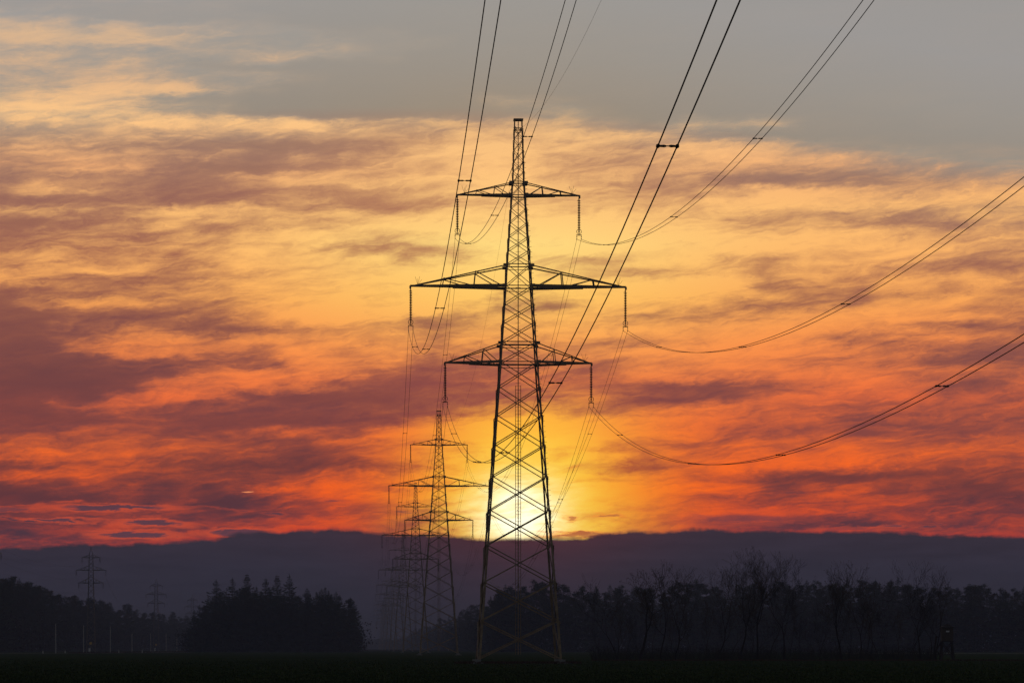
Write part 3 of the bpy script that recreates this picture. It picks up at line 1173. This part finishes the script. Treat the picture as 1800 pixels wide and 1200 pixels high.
for s in range(4):
    m = Matrix.Rotation(s * PI / 2, 4, 'Z')
    mb = MB()
    a, b = cw / 2 + .08, cw / 2 - .06
    for (p, q) in (((-a, -a, .35), (b, -b, cab_z - .2)), ((a, -a - .06, .35), (-b, -b - .06, cab_z - .2)), ((-a, -a - .03, .75), (a, -a - .03, .75))):
        mb.tube([m @ Vector(p), m @ Vector(q)], .05, 5)
    mb.build('brace', M_woodd, hs)
mb = MB()
for dy in (-.28, .28):
    mb.tube([(-1.75, dy, -.1), (-1.55, dy, 1.5), (-1.32, dy, 3.1)], .07, 6)
    mb.tube([(-1.6, dy, .9), (-cw / 2 - .05, dy, 2.35)], .055, 5)
    mb.tube([(-1.35, dy, 1.35), (-.75, dy, .5)], .045, 5)
for i in range(8):
    t = .1 + .8 * i / 7
    x = -1.75 + .43 * t
    mb.tube([(x, -.3, 3.1 * t), (x, .3, 3.1 * t)], .03, 5)
mb.build('ladder', M_woodd, hs)

# ------------------------------------------------------------------ air
mb = MB()
mb.box(0, 3150, 30.5, 6200, 7900, 63)
mh = bpy.data.materials.new('haze_air')
mh.use_nodes = True
nt = mh.node_tree
nt.nodes.clear()
out = nt.nodes.new('ShaderNodeOutputMaterial')
pv = nt.nodes.new('ShaderNodeVolumePrincipled')
pv.inputs['Color'].default_value = (.34, .40, .61, 1)
HAZE = .00030
pv.inputs['Density'].default_value = HAZE
pv.inputs['Anisotropy'].default_value = .2
nt.links.new(pv.outputs['Volume'], out.inputs['Volume'])
mh.cycles.homogeneous_volume = True
hz = mb.build('haze', mh)
tag(hz, 'thin evening mist over the field and woods', 'haze', kind='stuff')

# ------------------------------------------------------------------ sky
SUN_AZ = 12.0 / F
SUN_EL = math.atan((HZ - 912.0) / F)
SKY = """
1122211000000000000000000
1111110000000000000000000
3211111000000000000000000
5546432211000000000000000
7766532221100000000000000
4333234321000000000000000
5534211000000000000000000
4455433100000000000000000
4467631000000000000000000
4566210000002100000000000
5765320000001310000000000
6655766744454531322000000
3345444434465665310000000
3443321123577654565210000
4554332434677544676542111
3465311345577544554443322
2342224665678654322223333
3543223434566554348764555
2222223332356554577766667
4534666566677786655554454
1134534567888997765543354
2343446765678899887776555
2344457653367788888877654
4544357777778547755666544
4466456777899664564554333
6533457777898777883546564
2334456777786688876435654
1455445788974377643346655
1122336897345765556778764
1133223555456776677775433
1136656565466544787645643
1146643756444567777654433
1112233765334436675554333
1011256653234446666665554
0001566432223444223565434
1114652111222443225655444
1145322222245545665544444
1112211122578876764533333
2233224536778888644433334
3445443345678886455554444
5655443235679876666665544
2344322234689643576665444
4554332356789876652112232
1233224566789998763343212
1112212466689987653454221
2233322355479976665543433
1223333565469976532224333
2333345665579977654444444
""".split()


class E:
    """tiny expression helper over shader Math nodes"""
    nt = None

    def __init__(self, s):
        self.s = s

    @staticmethod
    def m(op, a, b=None, c=None):
        n = E.nt.nodes.new('ShaderNodeMath')
        n.operation = op
        for i, x in enumerate((a, b, c)):
            if x is None:
                continue
            if isinstance(x, E):
                E.nt.links.new(x.s, n.inputs[i])
            else:
                n.inputs[i].default_value = x
        return E(n.outputs[0])

    def __add__(self, o): return E.m('ADD', self, o)
    __radd__ = __add__
    def __sub__(self, o): return E.m('SUBTRACT', self, o)
    def __rsub__(self, o): return E.m('SUBTRACT', o, self)
    def __mul__(self, o): return E.m('MULTIPLY', self, o)
    __rmul__ = __mul__
    def __truediv__(self, o): return E.m('DIVIDE', self, o)
    def __pow__(self, o): return E.m('POWER', self, o)
    def exp(self): return E.m('EXPONENT', self)
    def abs(self): return E.m('ABSOLUTE', self)
    def max(self, o): return E.m('MAXIMUM', self, o)
    def min(self, o): return E.m('MINIMUM', self, o)

    def step(self, lo, hi, kind='SMOOTHSTEP'):
        n = E.nt.nodes.new('ShaderNodeMapRange')
        n.interpolation_type = kind
        for nm, x in (('Value', self), ('From Min', lo), ('From Max', hi)):
            if isinstance(x, E):
                E.nt.links.new(x.s, n.inputs[nm])
            else:
                n.inputs[nm].default_value = x
        return E(n.outputs['Result'])


def vec(x, y, z=0.0):
    n = E.nt.nodes.new('ShaderNodeCombineXYZ')
    for i, a in enumerate((x, y, z)):
        if isinstance(a, E):
            E.nt.links.new(a.s, n.inputs[i])
        else:
            n.inputs[i].default_value = a
    return n.outputs[0]


def noise2(v, scale, detail, rough=.55, dist=0.0, lac=2.0):
    n = E.nt.nodes.new('ShaderNodeTexNoise')
    n.noise_dimensions = '3D'
    n.inputs['Scale'].default_value = scale
    n.inputs['Detail'].default_value = detail
    n.inputs['Roughness'].default_value = rough
    n.inputs['Distortion'].default_value = dist
    n.inputs['Lacunarity'].default_value = lac
    E.nt.links.new(v, n.inputs['Vector'])
    return E(n.outputs['Fac'])


def ramp(fac, stops, interp='LINEAR'):
    n = E.nt.nodes.new('ShaderNodeValToRGB')
    cr = n.color_ramp
    cr.interpolation = interp
    while len(cr.elements) < len(stops):
        cr.elements.new(1.0)
    for e, (p, c) in zip(cr.elements, stops):
        e.position = p
        e.color = c
    E.nt.links.new(fac.s, n.inputs['Fac'])
    return n.outputs['Color']


def mix(f, a, b, mode='MIX'):
    n = E.nt.nodes.new('ShaderNodeMix')
    n.data_type = 'RGBA'
    n.blend_type = mode
    n.clamp_factor = True
    for nm, x in (('Factor', f), ('A', a), ('B', b)):
        if isinstance(x, E):
            E.nt.links.new(x.s, n.inputs[nm])
        elif isinstance(x, (float, int)):
            n.inputs[nm].default_value = x
        elif isinstance(x, tuple):
            n.inputs[nm].default_value = x
        else:
            E.nt.links.new(x, n.inputs[nm])
    return n.outputs['Result']


def fcurve(x, pts, x0, x1, y0, y1):
    """piecewise curve through pts, as a float-curve node"""
    n = E.nt.nodes.new('ShaderNodeFloatCurve')
    c = n.mapping.curves[0]
    for i, (a, b) in enumerate(pts):
        u, v = (a - x0) / (x1 - x0), (b - y0) / (y1 - y0)
        if i == 0:
            c.points[0].location = (u, v)
        elif i == len(pts) - 1:
            c.points[len(c.points) - 1].location = (u, v)
        else:
            c.points.new(u, v)
    n.mapping.update()
    t = (x - x0) / (x1 - x0)
    E.nt.links.new(t.s, n.inputs['Value'])
    return E(n.outputs[0]) * (y1 - y0) + y0


def build_world():
    w = bpy.data.worlds.new('World')
    scene.world = w
    w.use_nodes = True
    nt = w.node_tree
    nt.nodes.clear()
    E.nt = nt
    out = nt.nodes.new('ShaderNodeOutputWorld')
    bg = nt.nodes.new('ShaderNodeBackground')
    nt.links.new(bg.outputs[0], out.inputs['Surface'])
    tc = nt.nodes.new('ShaderNodeTexCoord')
    sep = nt.nodes.new('ShaderNodeSeparateXYZ')
    nt.links.new(tc.outputs['Generated'], sep.inputs[0])
    X, Y, Z = (E(sep.outputs[i]) for i in range(3))
    hor = E.m('SQRT', X * X + Y * Y).max(1e-4)
    az = E.m('ARCTAN2', X, Y)
    el = Z / hor                       # tangent of the elevation
    U = (az * F + 900.0) * .01         # hundredths of the sky map's columns
    V = (HZ - el * F) * .01            # and rows, counted downwards
    # drifting streaks: fibres tilt up to the right
    Vs = V + U * .05
    w1 = noise2(vec(U * .55, Vs * 1.3), 1.0, 4, .55)
    w2 = noise2(vec(U * .55 + 31.0, Vs * 1.5), 1.0, 5, .6)
    w3 = noise2(vec(U * 1.7 + 7.0, Vs * 4.6), 1.0, 6, .62)
    Uw = U + (w1 - .5) * 1.2 + (w3 - .5) * .8
    Vw = V + (w2 - .5) * .36 + (w3 - .5) * .26
    Uc = Uw.max(0.0).min(18.0)
    # coverage map: 25 columns, three to a ramp
    fac1, fac2 = Vw / 4.6, (Vw - 4.6) / 4.8
    tot = None
    for k in range(0, 27, 3):
        cols = []
        for j in range(3):
            cols.append(min(k + j, 24))
        tri = lambda row: tuple(int(row[c]) / 9.0 for c in cols)
        # upper half, lower half, minus the row they share
        c1 = ramp(fac1, [(r_ / 23.0, tri(SKY[r_]) + (1.0,)) for r_ in range(24)], 'EASE')
        c2 = ramp(fac2, [(r_ / 24.0, tri(SKY[23 + r_]) + (1.0,)) for r_ in range(25)], 'EASE')
        ad = nt.nodes.new('ShaderNodeVectorMath')
        ad.operation = 'ADD'
        nt.links.new(c1, ad.inputs[0])
        nt.links.new(c2, ad.inputs[1])
        sb = nt.nodes.new('ShaderNodeVectorMath')
        sb.operation = 'SUBTRACT'
        nt.links.new(ad.outputs[0], sb.inputs[0])
        sb.inputs[1].default_value = tri(SKY[23])
        c = sb.outputs[0]
        # tent weights
        sub = nt.nodes.new('ShaderNodeVectorMath')
        sub.operation = 'SUBTRACT'
        nt.links.new(vec(Uc, Uc, Uc), sub.inputs[0])
        sub.inputs[1].default_value = tuple((k + j) * .75 if k + j < 25 else 99.0 for j in range(3))
        ab = nt.nodes.new('ShaderNodeVectorMath')
        ab.operation = 'ABSOLUTE'
        nt.links.new(sub.outputs[0], ab.inputs[0])
        mr = nt.nodes.new('ShaderNodeMapRange')
        mr.data_type = 'FLOAT_VECTOR'
        mr.interpolation_type = 'SMOOTHSTEP'
        nt.links.new(ab.outputs[0], mr.inputs['Vector'])
        mr.inputs[7].default_value = (0, 0, 0)
        mr.inputs[8].default_value = (.75, .75, .75)
        mr.inputs[9].default_value = (1, 1, 1)
        mr.inputs[10].default_value = (0, 0, 0)
        dt = nt.nodes.new('ShaderNodeVectorMath')
        dt.operation = 'DOT_PRODUCT'
        nt.links.new(c, dt.inputs[0])
        nt.links.new(mr.outputs['Vector'], dt.inputs[1])
        d = E(dt.outputs['Value'])
        tot = d if tot is None else tot + d
    t = tot
    # finer fibres
    n1 = noise2(vec(U * .30 + 3.0, Vs * 2.3 + (w2 - .5) * 1.0), 1.0, 8, .58, .3)
    n2 = noise2(vec(U * .85 + 11.0, (V + U * .09 + (w1 - .5) * .5) * 5.6), 1.0, 8, .6, .3)
    body = t.step(.02, .3)             # fewer fibres in the clear gap
    n3 = noise2(vec((U - V * .18) * 1.4 + 2.0, (V + U * .16 + (w2 - .5) * 1.1) * 9.0), 1.0, 6, .6, .2)
    t = (t - .44) * (1.0 + body * .36) + .47 + (n1 - .5) * (body * .36 + .16) + (n2 - .5) * (body * .85 + .12) + (n3 - .5) * (body * .72 + .06)
    t = t.max(0.0).min(1.0)
    t = t * .75 + t.step(.2, .88) * .25     # crisper lit edges
    t = t ** 1.25
    # colours of shaded and lit cloud, by height above the horizon
    P = lambda y: y / 960.0
    fv = V / 9.6
    edge = fcurve(U, [(-1, 265), (0, 262), (3, 240), (6, 226), (9, 230), (12, 262), (15, 322), (18, 392), (19, 400)], -1, 19, 0, 960)
    fd = (V + (245.0 - edge) * .01 * (1.0 - V / 9.6).max(0.0)) / 9.6
    fd = fd + (w1 - .5) * .02
    dark_s = ramp(fd, [(P(0), rgb(157, 153, 150)), (P(110), rgb(156, 149, 141)), (P(205), rgb(152, 142, 130)), (P(262), rgb(150, 116, 101)), (P(350), rgb(148, 100, 87)), (P(450), rgb(150, 92, 76)),
                       (P(550), rgb(130, 77, 71)), (P(650), rgb(116, 67, 66)), (P(750), rgb(118, 63, 62)), (P(820), rgb(108, 56, 54)), (P(880), rgb(88, 50, 56)), (P(940), rgb(74, 47, 58))])
    dark_c = ramp(fd, [(P(0), rgb(157, 153, 148)), (P(110), rgb(157, 149, 139)), (P(205), rgb(156, 142, 125)), (P(262), rgb(172, 125, 98)), (P(350), rgb(182, 126, 92)), (P(450), rgb(176, 116, 84)),
                       (P(550), rgb(150, 96, 74)), (P(650), rgb(142, 76, 68)), (P(720), rgb(150, 74, 66)), (P(790), rgb(206, 78, 50)), (P(860), rgb(218, 82, 40)), (P(940), rgb(214, 84, 40))])
    brt_s = ramp(fv, [(P(0), rgb(205, 172, 146)), (P(70), rgb(212, 176, 140)), (P(150), rgb(224, 178, 134)), (P(215), rgb(250, 196, 134)), (P(300), rgb(240, 172, 114)), (P(380), rgb(250, 186, 112)),
                      (P(450), rgb(250, 178, 102)), (P(530), rgb(247, 164, 86)), (P(610), rgb(246, 138, 70)), (P(700), rgb(236, 108, 56)), (P(780), rgb(240, 106, 40)), (P(850), rgb(246, 96, 24)), (P(900), rgb(232, 82, 26)), (P(950), rgb(214, 70, 32))])
    brt_c = ramp(fv, [(P(0), rgb(205, 178, 148)), (P(200), rgb(238, 186, 126)), (P(300), rgb(250, 192, 122)), (P(380), rgb(251, 199, 120)), (P(430), rgb(253, 214, 124)), (P(520), rgb(253, 198, 100)),
                      (P(600), rgb(250, 166, 82)), (P(670), rgb(246, 136, 66)), (P(740), rgb(255, 178, 58)), (P(810), rgb(255, 194, 58)), (P(870), rgb(255, 200, 56)), (P(940), rgb(255, 206, 66))])
    cx = (U - 8.9) / 3.5
    cen = (cx * cx * -1.0).exp()
    cx2 = (U - 9.35) / 1.75
    cen2 = (cx2 * cx2 * -1.0).exp()
    lowm = V.step(6.4, 7.6)            # low down the glow is narrower
    cen = cen * (1.0 - lowm) + cen2 * lowm
    cloud = mix(t, mix(cen, dark_s, dark_c), mix(cen, brt_s, brt_c))
    # the sun's glow through thin cloud
    sx, sy = (U - 9.13 + (w3 - .5) * .6), (V - 9.12 + (w2 - .5) * .5)
    g1 = ((sx * sx / .42 + sy * sy / .36) * -1.0).exp()
    g2 = ((sx * sx / 1.5 + sy * sy / 1.3) * -1.0).exp()
    wisp = n2.step(.36, .60) * .62 + n3.step(.38, .62) * .38
    cloud = mix(g2 * (wisp * .78 + t * .25), cloud, (1.0, .76, .06, 1))
    cloud = mix((g1 * (wisp * .75 + .62)).min(1.0), cloud, (1.35, 1.25, .85, 1))
    # small ragged cloudlets with lit rims, low down
    low = V.step(8.5, 8.9)
    cl = noise2(vec(U * .95 + 5.0, V * 6.5 + 2.0), 1.0, 7, .6, .2)
    side = 1.0 - ((U - 9.0) * (U - 9.0) * -.22).exp()
    rim = cl.step(.57, .615) * (1.0 - cl.step(.635, .68)) * low * (side * .75) * (1.0 - V.step(9.1, 9.4) * .4)
    core = cl.step(.64, .69) * low * (side * .85)
    rimc = mix(cen2, rgb(206, 78, 46), rgb(255, 130, 50))
    cloud = mix(rim * .34, cloud, rimc)
    cloud = mix(core, cloud, rgb(74, 54, 68))
    # lens-shaped cloudlets
    for (x, y, a, b, s) in ((2.0, 8.93, .95, .05, 1), (2.72, 9.215, .55, .055, 1), (2.45, 9.42, .62, .06, 1), (1.0, 9.18, .5, .035, 1), (.3, 8.97, .45, .04, .6), (4.2, 9.36, .55, .06, 1),
                            (10.15, 9.40, .6, .035, .8), (10.65, 9.05, .22, .035, .55), (10.05, 9.12, .11, .025, .6), (15.65, 9.25, .2, .03, .7), (14.9, 9.31, .5, .05, .5), (13.0, 9.12, .9, .1, .45)):
        ex, ey = (U - x + (w3 - .5) * .9 + (n3 - .5) * .6) / a, (V - y + (cl - .5) * .30 + (n3 - .5) * .12) / b
        r2_ = ex * ex + ey * ey
        cloud = mix((1.0 - r2_.step(.9, 3.2)) * (.65 * s), cloud, rimc)
        cloud = mix((1.0 - r2_.step(.35, 1.1)) * (.9 * s), cloud, mix(cen2, rgb(72, 54, 68), rgb(168, 66, 46)))
    for (x, y, a, b) in ((4.37, 8.645, .13, .014), (16.67, 6.05, .07, .009)):
        ex, ey = (U - x) / a, (V - y + (n3 - .5) * .06) / b
        cloud = mix((1.0 - (ex * ex + ey * ey).step(.2, 1.0)) * .8, cloud, rgb(250, 150, 95))
    gain = (el.max(.012) ** -1.0 * (HAZE * 42.0)).min(1.1).exp() * (body * .07 + 1.0)   # the mist below takes this share back
    cloud = mix(1.0, cloud, vec(gain, gain, gain), 'MULTIPLY')
    # dark bank along the horizon
    BANK = [(-1, 970), (0, 967), (1, 962), (2, 957), (3, 955), (3.5, 950), (4, 943), (4.4, 936), (5.2, 932), (6, 931), (6.8, 937), (7.6, 941), (8.5, 945), (9.5, 947), (10.2, 944), (10.6, 937), (11, 934), (11.8, 934), (12.3, 930.5), (13, 934), (14, 934), (15, 934), (15.6, 937), (16.4, 942), (17.2, 943), (18, 946), (19, 948)]
    be = fcurve(U, BANK, -1, 19, 900, 1000)
    bn = noise2(vec(U * 1.1, 3.0), 1.0, 7, .62)
    bl = noise2(vec(U * 2.2, V * 5.0 + 4.0), 1.0, 5, .6)
    bd = V - be * .01 + (bn - .5) * .22 + (bl - .5) * .16 + (n3 - .5) * .05
    bankc = ramp((V - 9.2) / 2.2, [(0, rgb(62, 50, 62)), (.35, rgb(54, 50, 65)), (1, rgb(48, 49, 66))])
    bx = (U - 9.1) / 2.2
    glow = (bx * bx * -1.0 - (V - 9.3).max(0.0) * 1.6).exp()
    bankc = mix(glow * .45, bankc, rgb(132, 52, 46))
    rim2 = bd.step(-.09, -.01) * (1.0 - bd.step(-.01, .02)) * (cen2 * .4 + .5)
    rim2 = rim2 * n2.step(.40, .58)
    cloud = mix(rim2, cloud, mix(cen2, rgb(224, 72, 54), rgb(255, 190, 90)))
    bv = (cl - .5) * .5 + (n1 - .5) * .5 + 1.0
    bankc = mix(1.0, bankc, vec(bv, bv, bv), 'MULTIPLY')
    cloud = mix(bd.step(-.045, .05), cloud, bankc)
    # the rest of the dome: clear dusk sky
    sky = nt.nodes.new('ShaderNodeTexSky')
    sky.sky_type = 'NISHITA'
    sky.sun_disc = False
    sky.sun_elevation = SUN_EL
    sky.sun_rotation = SUN_AZ
    sky.altitude = 200
    sky.dust_density = 2.0
    dome = mix(1.0, sky.outputs['Color'], (.10, .10, .10, 1), 'MULTIPLY')
    dome = mix(.6, dome, rgb(74, 72, 84))
    aa = az.abs().step(.20, .55)
    ee = el.step(.235, .55)
    away = aa.max(ee)
    final = mix(away, cloud, dome)
    nt.links.new(final, bg.inputs['Color'])
    bg.inputs['Strength'].default_value = 1.0
    w.cycles.sampling_method = 'MANUAL'
    w.cycles.sample_map_resolution = 1024


build_world()

sun = bpy.data.lights.new('sun', 'SUN')
sun.energy = .16
sun.angle = R(2.0)
sun.color = (1.0, .52, .25)
so = bpy.data.objects.new('sun', sun)
COL.objects.link(so)
sd = Vector((math.sin(SUN_AZ) * math.cos(SUN_EL), math.cos(SUN_AZ) * math.cos(SUN_EL), math.sin(SUN_EL)))
so.rotation_euler = (-sd).to_track_quat('-Z', 'Y').to_euler()
so.location = sd * 100

# ------------------------------------------------------------------ camera
cam = bpy.data.cameras.new('camera')
co = bpy.data.objects.new('camera', cam)
COL.objects.link(co)
co.location = (0, 0, EYE)
co.rotation_euler = (R(90), 0, 0)
cam.sensor_width = 36
cam.lens = 36 * F / 1800
cam.shift_y = (HZ - 600) / 1800
cam.clip_start = .5
cam.clip_end = 30000
scene.camera = co

vs = scene.view_settings
vs.view_transform = 'Standard'
vs.look = 'None'
vs.exposure = 0
vs.gamma = 1
scene.cycles.max_bounces = 6
scene.cycles.volume_bounces = 1
scene.cycles.use_denoising = True
